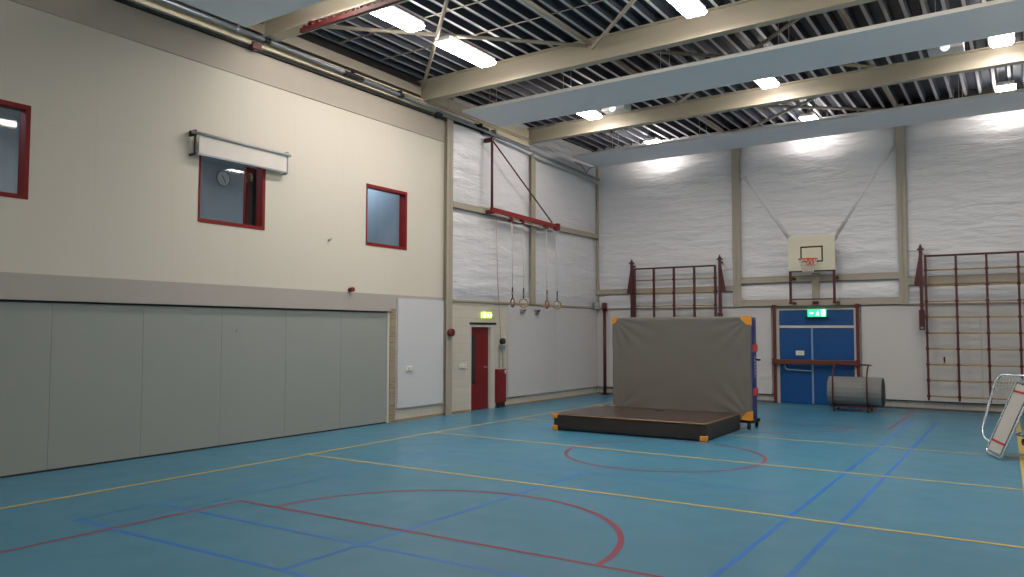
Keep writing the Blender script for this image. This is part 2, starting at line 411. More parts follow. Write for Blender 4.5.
# ---------------------------------------------------------------- roof deck: trapezoidal ribs running along y
def zt(x): return ZT+SL*x
bm = NB(); p = .3; x = -.2; prof = []
while x < W+.2:
    for dx, h in ((0, 0), (.06, 0), (.10, .12), (.26, .12), (.30, 0)):
        prof.append((x+dx, h))
    x += p
for (xa, ha), (xb, hb) in zip(prof, prof[1:]):
    if xb-xa < 1e-6: continue
    y0, y1 = Y0-.1, YB+.1
    f = bm.faces.new([bm.verts.new(q) for q in ((xa, y0, zt(xa)+ha), (xb, y0, zt(xb)+hb), (xb, y1, zt(xb)+hb), (xa, y1, zt(xa)+ha))])
    f.material_index = 1 if (ha == 0 and hb == 0) else 0
box(bm, -.3, W+.3, Y0-.2, YB+.2, zt(W)+.13, zt(W)+.3, 0)
struct('ceiling', bm, [M['deck'], M['deckflange']])
# main beams: I-section
def zb_(x, y): return (6.90 if y == 17.7 else 6.93)+{8.95: .012, 13.3: .022, 17.7: .012}.get(y, .014)*x
for y in (.25, 4.6, 8.95, 13.3, 17.7):
    bm = NB(); h = {17.7: .38}.get(y, .46); fl = .30 if y == 8.95 else .20
    for (w, a, b) in ((fl, 0, .02), (.012, .02, h-.02), (.20, h-.02, h)):
        vs = [bm.verts.new((xx, y+s*w/2, zb_(xx, y)+t)) for xx in (0.0, W) for s, t in ((-1, a), (1, a), (1, b), (-1, b))]
        for f in ((3,2,1,0),(4,5,6,7),(0,1,5,4),(1,2,6,5),(2,3,7,6),(3,0,4,7)): bm.faces.new([vs[i] for i in f])
    struct('ceiling_beam', bm, M['steel'])
# struts along y between the beams at the brace nodes, and edge beams along the left wall
for x in (4.25, 8.53):
    for y0, y1 in ((4.7, 8.85), (9.05, 13.2), (13.4, 17.6), (17.8, YB)):
        struct('ceiling_strut', tb([(x, y0, zt(x)-.10), (x, y1, zt(x)-.10)], .045, seg=12), M['steelcol'])
struct('trim_20', bx(-.02, .10, Y0, 13.2, 7.05, 7.24), M['steelcol'])
struct('trim_21', bx(-.02, .10, 13.4, 17.6, 7.0, 7.22), M['creamrail'])
# cross braces
def brace(a, b):
    struct('ceiling_brace', tb([a, b], .036, seg=8), M['steelcol'])
zc = 7.28
for y0, y1 in ((4.7, 8.85), (9.05, 13.2), (13.4, 17.6), (17.8, 21.5)):
    for x0, x1 in ((.15, 4.2), (4.3, 8.5), (8.56, 12.7)):
        if (y0 > 13 and x0 < 1) or (y0 > 13 and x0 > 8.55): continue
        brace((x0, y0, zc+SL*x0), (x1, y1, zc+SL*x1)); brace((x0, y1, zc-.06+SL*x0), (x1, y0, zc-.06+SL*x1))
# thin conduits crossing under the deck
for nm, pts in (('conduit_pipe', [(.3, 11.68, 7.36), (12.5, 11.68, 7.55)]), ('conduit_pipe', [(.3, 10.55, 7.36), (12.5, 10.55, 7.55)])):
    o = obj(nm, tb(pts, .012, seg=8), M['steelcol'], loc=pts[0])
    tag(o, 'thin pale conduit under the dark roof deck, '+('the nearer to the first full beam' if pts[0][1] > 11 else 'the farther from that beam'), 'conduit')

# ---------------------------------------------------------------- rails, pipe along the top of the left wall
t = thing('crane_rail', 'long cream steel rail running along the top of the left wall', 'rail', (0, 8, 6.77))
bm = NB(); box(bm, 0, .12, Y0, 17.62, 6.77, 6.80); box(bm, .02, .07, Y0, 17.62, 6.80, 6.95); box(bm, 0, .12, Y0, 17.62, 6.93, 6.96)
obj('rail_beam', bm, M['creamrail'], t)
obj('dark_gap', bx(-.01, .045, Y0, 17.62, 6.72, 6.77), M['darkgap'], t)  # shade of the gap below the rail, built as a dark strip
for y in (8.72, 13.75, 15.5):
    bm = NB(); box(bm, .12, .2, y-.09, y+.09, 6.70, 6.80); box(bm, .07, .16, y-.04, y+.04, 6.68, 6.84)
    obj('trolley_stop', bm, M['maroon'] if y < 9 else M['rubber'], t)
t = thing('service_pipe', 'galvanised pipe clamped below the roof along the left wall', 'pipe', (.22, 8, 6.88))
obj('pipe', tb([(.22, Y0, 6.93), (.22, 9, 6.90), (.22, 14, 6.80), (.22, 18, 6.62), (.2, 21.4, 6.50)], .035, seg=12), M['galv'], t)
obj('pipe_run', tb([(.13, Y0, 7.0), (.13, 9, 6.97), (.13, 14, 6.86), (.13, 17.6, 6.74)], .018, seg=8), M['galv'], t)
for y in (6.3, 8.3, 8.9, 11.0, 12.4, 15.3, 15.9):
    zz = 6.93-.03*(y+2)/11 if y < 9 else 6.90-.1*(y-9)/5
    bm = NB(); tube(bm, [(.22, y-.06 if y not in (11.0, 15.3) else y-.25, zz), (.22, y+.06 if y not in (11.0, 15.3) else y+.25, zz-.005)], .05, seg=12)
    box(bm, .1, .24, y-.02, y+.02, zz+.03, zz+.1)
    obj('clamp', bm, M['rubber'] if y in (8.9, 11.0, 12.4, 15.3) else M['galv'], t)
t = thing('drain_duct', 'pale wrapped duct along the foil wall towards the far left corner', 'duct', (.15, 19.8, 6.5))
obj('duct', tb([(.15, 17.7, 6.56), (.15, 19.9, 6.50), (.15, 21.3, 6.42), (.16, 21.42, 6.38)], .05, seg=12), mat('wrapped_duct', (176,176,174), .5), t)
obj('cable_loop', tb([(.2, 19.9, 6.78), (.22, 20.3, 6.72), (.2, 20.6, 6.58), (.2, 20.8, 6.75), (.3, 21.0, 6.82)], .01, seg=6), M['rubber'], t)

# ---------------------------------------------------------------- windows and the room behind
for i, (y0, y1, z0, z1) in WIN.items():
    t = thing('window_%d' % i, '', 'window', (0, (y0+y1)/2, z0)); t['kind'] = 'structure'
    del t['label']; del t['category']
    bm = NB(); w = .06
    box(bm, -.16, .012, y0, y0+w*.5, z0, z1); box(bm, -.16, .012, y1-w, y1, z0, z1)
    box(bm, -.16, .012, y0+w*.5, y1-w, z0, z0+w); box(bm, -.16, .012, y0+w*.5, y1-w, z1-w, z1)
    obj('window_frame', bm, M['red'], t)
    obj('pane', bx(-.125, -.119, y0+w*.5, y1-w, z0+w, z1-w), M['glass'], t)
# room behind the windows
bm = NB()
box(bm, -3.6, -3.5, 0, 20, 2.7, 5.6); box(bm, -3.6, -.2, 0, 20, 2.6, 2.7); box(bm, -3.6, -.2, 0, 20, 5.5, 5.6)
box(bm, -3.5, -.2, -.1, 0, 2.7, 5.5); box(bm, -3.5, -.2, 20, 20.1, 2.7, 5.5); box(bm, -3.5, -.2, 12.95, 13.05, 2.7, 5.5, 1)
struct('wall_upper_room', bm, [M['backroom'], mat('upper_room_blue', (150,160,168), .5)])
# red cupboard edge seen through the middle window
t = thing('door_3', '', '', (-.9, 9.0, 2.7)); t['kind'] = 'structure'; del t['label']; del t['category']
bm = NB(); box(bm, -.9, -.84, 9.35, 9.45, 2.7, 4.9); box(bm, -.9, -.84, 9.45, 10.4, 4.8, 4.9); box(bm, -.9, -.84, 10.3, 10.4, 2.7, 4.9)
obj('doorframe', bm, M['red'], t); obj('door_leaf', bx(-.9, -.86, 9.46, 10.3, 2.7, 4.8), M['black'], t)
cy, cz = 11.0, 5.12
t = thing('wall_clock', 'round white wall clock seen through the window below the blind', 'clock', (-3.5, 10.85, 5.2))
def clock(t, c):
    disc_bm = NB(); disc(disc_bm, c, (1,0,0), .16, .03, 32); obj('face', disc_bm, M['white'], t)
    obj('rim', tb([(c[0]+.03, c[1]+.165*math.cos(a), c[2]+.165*math.sin(a)) for a in [k*math.pi/16 for k in range(32)]], .014, seg=6, closed=True), M['galv'], t)
    for an, ln, wd in ((120, .08, .018), (-62, .12, .012)):
        bm = NB(); bar(bm, (c[0]+.036, c[1], c[2]), (c[0]+.036, c[1]+ln*math.cos(R(an)), c[2]+ln*math.sin(R(an))), wd, .004)
        obj('clock_hand', bm, M['black'], t)
clock(t, (-3.49, 10.83, 5.20))
# made-up light panels, added to brighten the view through the windows
glow = mat('cool_fill_light', (230,240,255), .5, emit=(226,238,255), emit_s=26.)
for yy, xx, lb in ((12.3, -1.3, 'small square light added in the upper room by the third window'), (8.2, -1.7, 'square light added in the upper room behind the blind'), (4.4, -1.7, 'square light added in the upper room behind the leftmost window')):
    t = thing('fill_light', lb, 'light', (xx, yy, 5.5))
    obj('housing', bx(xx-.3, xx+.3, yy-.3, yy+.3, 5.45, 5.5), M['housing'], t); obj('diffuser', bx(xx-.27, xx+.27, yy-.27, yy+.27, 5.44, 5.45), glow, t)

# projection blind over the middle window
t = thing('roller_blind', 'white roller blind half lowered over the middle red window', 'blind', (.1, 8.55, 4.7))
obj('head_tube', tb([(.14, 7.55, 5.03), (.14, 9.53, 5.02)], .028, seg=12), mat('blind_tube_grey', (166,168,168), .5), t)
obj('blind_cloth', bx(.12, .13, 7.68, 9.46, 4.72, 5.02), M['blind'], t)
obj('bottom_bar', bx(.11, .14, 7.66, 9.48, 4.69, 4.715), M['galv'], t)
for y in (7.62, 9.48):
    bm = NB(); box(bm, .1, .13, y-.012, y+.012, 4.68, 5.0); box(bm, 0, .16, y-.03, y+.0, 4.98, 5.07); box(bm, 0, .13, y-.03, y, 4.67, 4.70)
    obj('bracket', bm, M['rubber'] if y < 8 else M['galv'], t)

# ---------------------------------------------------------------- store door (wide flush panels)
t = thing('door_1', '', '', (-.05, 8, 0)); t['kind'] = 'structure'; del t['label']; del t['category']
ysm = [Y0, -.6, .76, 2.12, 3.5, 4.2, 5.59, 6.92, 8.3, 9.65, 11.0, 12.32]
for a, b in zip(ysm, ysm[1:]):
    obj('door_panel', bx(-.10, -.035, a+.002, b-.002, .025, 2.27), M['store'], t)
obj('door_backing', bx(-.14, -.10, Y0, 12.32, 0, 2.30), M['seam'], t)
bm = NB(); box(bm, -.10, -.03, Y0, 12.32, 0, .022); box(bm, -.11, -.02, Y0, 12.3, 2.272, 2.30); 
obj('shadow_gap', bm, M['darkgap'], t)  # dark strips painted for the shadow line above and the gap below
for yy in (6.93, 8.6): 
    bm = NB(); disc(bm, (-.035, yy, 1.55 if yy < 7 else 1.9), (1,0,0), .018, .012, 12); obj('door_latch', bm, M['galv'], t)

# ---------------------------------------------------------------- red door on the left
t = thing('door_2', '', '', (0, 15.6, 0)); t['kind'] = 'structure'; del t['label']; del t['category']
bm = NB(); box(bm, -.18, .015, 16.0, 16.17, 0, 2.05); box(bm, -.18, .015, 15.2, 16.0, 1.99, 2.05); box(bm, -.18, .015, 15.17, 15.21, 0, 2.05)
obj('doorframe', bm, M['frame'], t)
obj('door_hood', bx(-.02, .03, 15.15, 16.22, 2.05, 2.10), M['rubber'], t)
bm = NB(); box(bm, -.11, -.06, 15.21, 16.0, .01, 1.99, bev=.004)
obj('door_leaf', bm, M['doorred'], t)
obj('window_pane', bx(-.062, -.052, 15.27, 15.47, .62, 1.80), mat('dark_glass', (40,34,32), .1), t)
bm = NB(); tube(bm, [(-.06, 15.88, 1.02), (-.01, 15.88, 1.02), (-.01, 15.76, 1.02)], .011, seg=8); obj('door_handle', bm, M['silver'], t)

# ---------------------------------------------------------------- blue double door in the back wall
t = thing('door_4', '', '', (6.5, YB, 0)); t['kind'] = 'structure'; del t['label']; del t['category']
yd = YB-.02
bm = NB()
box(bm, 5.50, 5.565, yd-.03, YB+.15, 0, 2.49); box(bm, 7.42, 7.48, yd-.03, YB+.15, 0, 2.49); box(bm, 5.565, 7.42, yd-.03, YB+.15, 2.455, 2.49); box(bm, 5.565, 7.42, yd-.03, YB+.15, 1.985, 2.05)
obj('doorframe', bm, M['frame'], t)
obj('transom_panel', bx(5.565, 7.42, yd, YB+.1, 2.05, 2.455), M['blue'], t)
a = obj('door_leaf', bx(5.57, 6.385, yd, YB+.1, .01, 1.98), M['blue'], t)
b = obj('door_leaf', bx(6.415, 7.415, yd, YB+.1, .01, 1.98), M['blue'], t)
obj('astragal', bx(6.375, 6.42, yd-.02, YB+.05, .01, 1.98), mat('blue_grey_strip', (120,146,180), .4), t)
obj('push_bar', tb([(5.70, yd, 1.06), (5.70, yd-.06, .98), (5.74, yd-.075, .91), (5.80, yd-.08, .885), (6.36, yd-.08, .865), (6.38, yd, .865)], .017, seg=10), M['galv'], a)
bm = NB(); box(bm, 5.98, 6.19, yd-.008, yd, 1.27, 1.39); obj('notice', bm, M['white'], a)
bm = NB()
for k in range(3): box(bm, 6.01, 6.15, yd-.010, yd-.008, 1.295+k*.028, 1.305+k*.028)
obj('notice_lines', bm, mat('notice_print', (176,170,140), .6), a)

# red-brown bar across the blue door, between two posts
t = thing('door_barrier', 'brown horizontal bar between two red-brown posts across the blue door', 'barrier', (6.5, 21.5, 0))
for x in (5.46, 7.52):
    bm = NB(); box(bm, x-.035, x+.035, 21.44, 21.50, 0, 2.57, bev=.006); box(bm, x-.045, x+.045, 21.43, 21.51, 2.5, 2.60)
    obj('post', bm, M['redsteel'], t)
obj('cross_bar', bx(5.44, 7.54, 21.38, 21.44, 1.03, 1.16, bev=.012), M['brown'], t)
for x in (5.46, 7.52):
    obj('bracket', bx(x-.05, x+.05, 21.37, 21.47, 1.01, 1.18, bev=.006), M['redsteel'], t)

# ---------------------------------------------------------------- emergency exit signs
def man(bm, P, s, mi=0, flip=1, d=.003):
    """running figure drawn with small blocks; P maps (u,v) to a point"""
    def seg(a, b, w):
        a2, b2 = P(*a), P(*b); bar(bm, a2, b2, d, w*s, mi)
    def q(u, v): return (flip*u*s, v*s)
    for a, b, w in (((0,.75),(-.05,.35),.22), ((-.02,.7),(.28,.55),.09), ((-.02,.7),(-.28,.6),.09), ((-.28,.6),(-.3,.42),.08), ((-.04,.38),(.22,.22),.11), ((.22,.22),(.2,-.02),.1), ((-.06,.38),(-.18,.12),.11), ((-.18,.12),(-.42,.08),.1)):
        seg(q(*a), q(*b), w)
    c = Vector(P(*q(.06,.93))); n = (Vector(P(1,0))-Vector(P(0,0))).cross(Vector(P(0,1))-Vector(P(0,0)))
    disc(bm, c-n.normalized()*d/2, n, .09*s, d, 12, mi)
def arrow(bm, P, u0, u1, v, s, mi=0, d=.003):
    bar(bm, P(u0, v), P(u1, v), d, .16*s, mi)
    dirn = 1 if u1 > u0 else -1
    n = (Vector(P(1,0))-Vector(P(0,0))).cross(Vector(P(0,1))-Vector(P(0,0))).normalized()*d
    prism(bm, [P(u1, v+.26*s), P(u1, v-.26*s), P(u1+dirn*.32*s, v)], n, mi)
sg1 = mat('sign_green', (40,200,140), .5, emit=(50,220,160), emit_s=1.)
sg1w = mat('sign_white', (230,255,245), .5, emit=(215,255,240), emit_s=2.5)
sg2 = mat('sign_yellow_green', (170,220,60), .5, emit=(205,232,110), emit_s=1.3)
sg2w = mat('sign_pale', (240,255,200), .5, emit=(240,255,205), emit_s=3.)
t = thing('exit_sign', 'lit green exit sign with running man above the blue double door', 'exit sign', (6.5, 21.5, 2.3), 'lit exit signs')
obj('housing', bx(6.24, 6.82, 21.46, 21.58, 2.24, 2.275), M['black'], t)
obj('sign_face', bx(6.31, 6.77, 21.49, 21.53, 2.275, 2.47), sg1, t)
Pf = lambda u, v: (6.50+u, 21.487, 2.30+v)
bm = NB(); man(bm, lambda u, v: (6.565+u, 21.487, 2.30+v), .13); obj('running_man', bm, sg1w, t)
bm = NB(); arrow(bm, lambda u, v: (6.48+u, 21.487, 2.37+v), -.02, -.08, 0, .15); obj('arrow', bm, sg1w, t)
bm = NB(); box(bm, 6.65, 6.75, 21.485, 21.489, 2.295, 2.455); obj('door_symbol', bm, sg1w, t)
t = thing('exit_sign', 'lit yellow-green exit sign above the red door', 'exit sign', (0, 15.8, 2.25), 'lit exit signs')
obj('housing', bx(0, .07, 15.57, 16.0, 2.36, 2.385), M['frame'], t)
obj('sign_face', bx(.01, .06, 15.60, 15.97, 2.21, 2.36), sg2, t)
bm = NB(); man(bm, lambda u, v: (.062, 15.81+u, 2.235+v), .10); obj('running_man', bm, sg2w, t)
bm = NB(); box(bm, .060, .064, 15.62, 15.72, 2.225, 2.345); obj('door_symbol', bm, sg2w, t)
bm = NB(); arrow(bm, lambda u, v: (.062, 15.91+u, 2.285+v), 0, .03, 0, .14); obj('arrow', bm, sg2w, t)

# ---------------------------------------------------------------- small things on the left wall
def bell(y, z, r, x0, label, y2=None):
    t = thing('alarm_bell', label, 'alarm', (x0, y, z))
    bm = NB(); disc(bm, (x0, y, z), (1,0,0), r*.7, .04, 20); obj('base', bm, M['maroon'], t)
    bm = NB(); tube(bm, [(x0+.04, y, z), (x0+.06, y, z), (x0+.10, y, z), (x0+.12, y, z)], r, seg=24); obj('dome', bm, M['redsteel'], t)
bell(14.22, 1.86, .085, .11, 'dark red alarm sounder on the steel column left of red door')
bell(11.17, 2.70, .045, .0, 'tiny red call point box at the foot of the cream wall')
def plate(nm, label, cat, y0, y1, z0, z1, x0, n):
    t = thing(nm, label, cat, (x0, (y0+y1)/2, z0))
    obj('plate', bx(x0, x0+.035, y0, y1, z0, z1, bev=.006), M['white'], t)
    wy = (y1-y0)/n
    for k in range(n):
        obj('rocker', bx(x0+.035, x0+.042, y0+wy*k+.012, y0+wy*(k+1)-.012, z0+.015, z1-.015), M['frame'], t)
plate('light_switch', 'white double light switch on the grey block wall beside red door', 'switch', 14.76, 14.98, 1.02, 1.12, 0, 2)
plate('light_switch', 'white socket plate on the off-white acoustic panel', 'switch', 12.82, 13.02, 1.04, 1.15, .06, 2)
t = thing('wall_stud', 'tiny dark hook high on the cream wall left of third window', 'hook', (0, 10.62, 3.62))
bm = NB(); disc(bm, (0, 10.62, 3.62), (1,0,0), .022, .02, 12); obj('rose', bm, M['galv'], t)
obj('hook', tb([(.02, 10.62, 3.62), (.06, 10.62, 3.62), (.07, 10.62, 3.66)], .008, seg=6), M['galv'], t)
# intercom with dark camera head and conduit to the red cabinet
t = thing('wall_winch', 'dark winch with handle on the wall above the red cabinet', 'winch', (0, 16.44, 1.5))
obj('mounting_plate', bx(0, .02, 16.33, 16.55, 1.42, 1.72), M['frame'], t)
bm = NB(); disc(bm, (.02, 16.44, 1.64), (1,0,0), .075, .09, 18); obj('drum', bm, M['rubber'], t)
bm = NB(); box(bm, .02, .12, 16.33, 16.54, 1.47, 1.55, bev=.01); tube(bm, [(.12, 16.38, 1.51), (.17, 16.38, 1.51), (.17, 16.38, 1.44)], .012, seg=8); obj('crank', bm, M['galv'], t)
for y in (16.36, 16.52): obj('cable', tb([(.02, y, .98), (.02, y, 1.45)], .009, seg=6), M['galv'], t)
t = thing('red_cabinet', 'dark red upright cabinet low on the wall right of the red door', 'cabinet', (.0, 16.4, .1))
obj('body', bx(0, .09, 16.2, 16.57, .12, .95, bev=.01), mat('cabinet_maroon', (112,20,26), .4), t)
obj('cabinet_door', bx(.09, .10, 16.22, 16.55, .14, .93, bev=.003), mat('cabinet_front', (120,22,28), .35), t)
obj('plinth', bx(0, .08, 16.24, 16.53, 0, .12), M['rubber'], t)
obj('tag_label', bx(.10, .104, 16.48, 16.53, .84, .92), M['rope'], t)
for y, lb in ((17.32, 'small grey hook block on the wall panel, nearer the red door'), (18.02, 'small grey hook block on the wall panel, nearer the far corner')):
    t = thing('rope_cleat', lb, 'cleat', (.05, y, 2.42))
    obj('block', bx(.05, .12, y-.07, y+.09, 2.36, 2.46, bev=.01), M['galv'], t)
    obj('hook', tb([(.12, y, 2.42), (.17, y, 2.42), (.19, y, 2.47)], .014, seg=8), M['rubber'], t)
t = thing('junction_box', 'grey junction box in the far left corner above the maroon post', 'box', (.06, 21.42, 2.6))
obj('body', bx(.05, .16, 21.2, 21.42, 2.56, 2.76, bev=.01), M['galv'], t); obj('lid', bx(.16, .17, 21.21, 21.41, 2.57, 2.75), M['frame'], t)
t = thing('padded_post', 'slim maroon post standing in the far left corner', 'post', (.45, 21.38, 0))
obj('post', tb([(.36, 21.40, 0), (.36, 21.40, 2.66)], .045, seg=12), M['maroon'], t)
obj('cap', tb([(.36, 21.40, 2.5), (.36, 21.40, 2.74)], .075, seg=12), M['maroon'], t)
obj('foot_plate', bx(.26, .48, 21.3, 21.5, 0, .015), M['rubber'], t)
# pull cord
t = thing('pull_rope', 'long pink pull rope hanging on the foil wall beside the first ring', 'rope', (.25, 15.95, 1.0))
obj('rope', tb([(.14, 16.05, 4.8), (.13, 16.12, 3.2), (.12, 16.28, 1.72)], .009, seg=6), M['pinkrope'], t)

# ---------------------------------------------------------------- folded red jib with gymnastic rings
t = thing('ring_jib', 'red triangular steel jib folded against the foil wall', 'jib', (.3, 15.66, 4.8))
obj('upright', tb([(.28, 15.66, 4.74), (.28, 15.66, 6.62)], .032, seg=12), M['maroon'], t)
bm = NB(); bar(bm, (.3, 15.6, 4.83), (.3, 18.72, 4.75), .08, .11); obj('arm', bm, mat('jib_red', (126,26,28), .45), t)
obj('tie_rod', tb([(.3, 15.7, 6.5), (.3, 18.45, 4.84)], .02, seg=10), M['maroon'], t)
for z in (4.78, 6.55): obj('hinge', bx(.0, .32, 15.62, 15.70, z-.05, z+.05, bev=.008), M['maroon'], t)
obj('end_plate', bx(.23, .37, 18.66, 18.78, 4.66, 4.84, bev=.01), M['redsteel'], t)
obj('rope_guide', tb([(.34, 15.85, 4.74), (.34, 16.6, 4.66), (.34, 18.2, 4.63), (.34, 18.8, 4.62)], .012, seg=8), M['rope'], t)
for y in (16.38, 16.9, 18.04, 18.57):
    obj('pulley', bx(.28, .40, y-.045, y+.045, 4.62, 4.73, bev=.01), M['redsteel'], t)
labs = {16.38: 'wooden gym ring seen edge on, nearest the exit sign', 16.88: 'round wooden gym ring in front of the steel column',
        18.02: 'wooden gym ring seen edge on, between two round ones', 18.55: 'round wooden gym ring furthest right on the foil wall'}
for y, lb in labs.items():
    t = thing('gym_ring', lb, 'gym ring', (.4, y, 2.6), 'gymnastic rings on the foil wall')
    edge = y in (16.38, 18.02)
    c = (.4, y, 2.60)
    if edge: pts = [(c[0]+.105*math.cos(a)*.85, c[1]-.105*math.cos(a)*.55, c[2]+.105*math.sin(a)) for a in [k*math.pi/12 for k in range(24)]]
    else: pts = [(c[0]+.105*math.cos(a)*.6, c[1]+.105*math.cos(a)*.8, c[2]+.105*math.sin(a)) for a in [k*math.pi/12 for k in range(24)]]
    obj('hoop', tb(pts, .018, seg=8, closed=True), M['wood'] if not edge else mat('dark_hoop', (140,92,70), .5), t)
    obj('strap', bx(.392, .408, y-.016, y+.016, 2.70, 2.98), M['rubber'], t)
    obj('buckle', bx(.388, .412, y-.024, y+.024, 2.80, 2.86), M['galv'], t)
    obj('rope', tb([(.4, y, 2.98), (.38, y, 4.64)], .008, seg=6), M['rope'], t)

# ---------------------------------------------------------------- wall bars
def wall_bars(label, xs, x_end, ztop, rungs, zbot, left_post, right_post):
    y = 21.28
    t = thing('wall_bars', label, 'wall bars', (xs[0], y, 0), 'maroon climbing frames on the back wall')
    for x in xs:
        bm = NB(); box(bm, x-.024, x+.024, y-.035, y+.035, zbot, ztop)
        for z in rungs: box(bm, x-.036, x+.036, y-.045, y+.04, z-.03, z+.03)
        obj('upright', bm, M['maroon'], t)
    obj('top_rail', tb([(xs[0]-.03, y, ztop), (x_end, y, ztop)], .024, seg=10), M['maroon'], t)
    for z in rungs:
        obj('rung', tb([(xs[0], y, z), (x_end, y, z)], .019, seg=10), M['wood'], t)
    def post(x, s, zb, boxz):
        bm = NB()
        box(bm, x-.035, x+.035, y-.03, y+.04, zb, 3.95)
        prism(bm, [(x-.02*s, y-.01, 3.75), (x+.035*s, y-.01, 3.75), (x+.15*s, y-.01, 3.06), (x+.15*s, y-.01, 3.0), (x-.02*s, y-.01, 2.98)], (0,.03,0))
        box(bm, x-.07, x+.07, y-.05, y+.06, 3.86, 3.90)
        tube(bm, [(x, y, 3.90), (x, y, 4.0)], .022, seg=8)
        obj('hinge_post', bm, M['maroon'], t)
        for z in (3.05, 3.8): obj('wall_arm', bx(x-.03, x+.03, y+.04, 21.5, z-.03, z+.03), M['maroon'], t)
        if boxz: 
            obj('lock_box', bx(x-.06, x+.06, y-.07, y+.06, boxz[0], boxz[1], bev=.01), mat('lock_maroon', (72,24,28), .4), t)
            obj('lock_bolt', bx(x-.03, x+.03, y-.075, y-.07, boxz[0]+.03, boxz[0]+.08), M['galv'], t)
    if left_post: post(left_post[0], -1, left_post[1], left_post[2])
    if right_post: post(right_post[0], 1, right_post[1], right_post[2])
    return t
rg = [.36+.376*k for k in range(9)]
wall_bars('maroon climbing frame with wooden rungs behind the upright grey mat', [1.52, 2.12, 2.73, 3.33, 3.93], 3.95, 3.71, rg, .3, (1.43, 2.2, None), (4.06, 2.2, (2.0, 2.4)))
wall_bars('maroon climbing frame with wooden rungs right of the blue door', [9.10, 9.74, 10.36, 10.98, 11.6, 12.22], 12.24, 3.71, rg, .26, (9.0, 2.3, (1.93, 2.42)), None)
# small dark thing hanging on a rung
t = thing('rung_clip', 'small dark clip hanging from a rung of the right climbing frame', 'clip', (9.44, 21.26, 1.18))
bm = NB(); box(bm, 9.43, 9.47, 21.23, 21.26, 1.14, 1.30, bev=.006); obj('strap', bm, M['rubber'], t); obj('tip', bx(9.435, 9.465, 21.225, 21.23, 1.14, 1.18), M['wood'], t)

# ---------------------------------------------------------------- basketball backboard
t = thing('basketball_hoop', 'cream basketball backboard with orange rim above the blue door', 'basketball hoop', (6.54, 21.1, 3.4), None)
yb = 21.0
obj('backboard', bx(5.96, 7.11, yb, yb+.03, 3.45, 4.33, bev=.006), M['board'], t)
bm = NB(); y1 = yb-.004
for a in ((6.27, 6.82, 4.035, 4.075), (6.27, 6.82, 3.665, 3.70), (6.27, 6.305, 3.665, 4.075), (6.785, 6.82, 3.665, 4.075)): box(bm, a[0], a[1], y1, yb, a[2], a[3])
obj('target_square', bm, M['black'], t)
zr_ = 3.72
rim = obj('rim', tb([(6.52+.225*math.cos(a), yb-.31+.225*math.sin(a), zr_) for a in [k*math.pi/18 for k in range(36)]], .013, seg=8, closed=True), M['orange'], t)
bm = NB(); box(bm, 6.44, 6.60, yb-.10, yb, zr_-.14, zr_+.03, bev=.005); bar(bm, (6.46, yb, zr_-.1), (6.4, yb-.12, zr_), .015, .02); bar(bm, (6.58, yb, zr_-.1), (6.64, yb-.12, zr_), .015, .02)
obj('rim_bracket', bm, M['orange'], rim)
bm = NB(); n = 12
def nr(k, j):
    a = 2*math.pi*(k+.5*(j % 2))/n; r = [.222, .19, .16, .135, .13][j]; return (6.52+r*math.cos(a), yb-.31+r*math.sin(a), zr_-.01-.085*j)
for j in range(4):
    for k in range(n):
        tube(bm, [nr(k, j), nr(k, j+1)], .006, seg=5); tube(bm, [nr(k, j), nr(k-1 if j % 2 == 0 else k+1, j+1)], .006, seg=5)
obj('net', bm, M['net'], rim)
bm = NB()
for x in (6.0, 7.07):
    bar(bm, (x, yb+.05, 3.5), (x, yb+.05, 2.62), .06, .05)
    box(bm, x-.04, x+.04, yb+.02, YB-.10, 2.60, 2.66); box(bm, x-.03, x+.03, yb+.05, YB-.1, 3.24, 3.30)
bar(bm, (6.0, yb+.05, 2.72), (7.07, yb+.05, 2.72), .03, .03); bar(bm, (5.98, yb+.045, 3.44), (7.09, yb+.045, 3.44), .04, .04)
obj('support_frame', bm, M['maroon'], t)
bm = NB(); box(bm, 6.44, 6.62, YB-.12, YB-.02, 2.74, 3.42); obj('wall_stanchion', bm, M['steelcol'], t)
obj('winch_box', bx(6.45, 6.60, YB-.16, YB-.10, 2.6, 2.68, bev=.006), M['maroon'], t)

# ---------------------------------------------------------------- thick landing mat lying on the floor
def cloth_box(x0, x1, y0, y1, z0, z1, r, amp, seed, nx=40, ny=26, nz=6, pucker=None):
    """soft box: subdivided, rounded and slightly puckered"""
    bm = NB(); bmesh.ops.create_cube(bm, size=1)
    c = Vector(((x0+x1)/2, (y0+y1)/2, (z0+z1)/2)); s = Vector((x1-x0, y1-y0, z1-z0))
    for v in bm.verts: v.co = Vector((v.co.x*s.x, v.co.y*s.y, v.co.z*s.z))
    for ax, n in ((0, nx), (1, ny), (2, nz)):
        for k in range(1, n):
            co = [0,0,0]; co[ax] = -s[ax]/2+s[ax]*k/n; no = [0,0,0]; no[ax] = 1
            bmesh.ops.bisect_plane(bm, geom=bm.verts[:]+bm.edges[:]+bm.faces[:], plane_co=co, plane_no=no)
    h = s/2
    for v in bm.verts:
        q = Vector((max(-h.x+r, min(h.x-r, v.co.x)), max(-h.y+r, min(h.y-r, v.co.y)), max(-h.z+r, min(h.z-r, v.co.z))))
        d = v.co-q
        if d.length > 1e-6: v.co = q+d.normalized()*r
        nrm = d.normalized() if d.length > 1e-6 else Vector((0,0,0))
        v.co += nrm*amp*noise.noise((v.co.x*2+seed, v.co.y*2, v.co.z*3))
        if pucker: v.co += nrm*pucker(v.co, h)
    for v in bm.verts: v.co += c
    for f in bm.faces: f.smooth = True
    return bm
def corners_x(bm, m): pass
t = thing('landing_mat', 'thick brown landing mat lying flat on the blue floor', 'mat', (4.9, 14.25, 0))
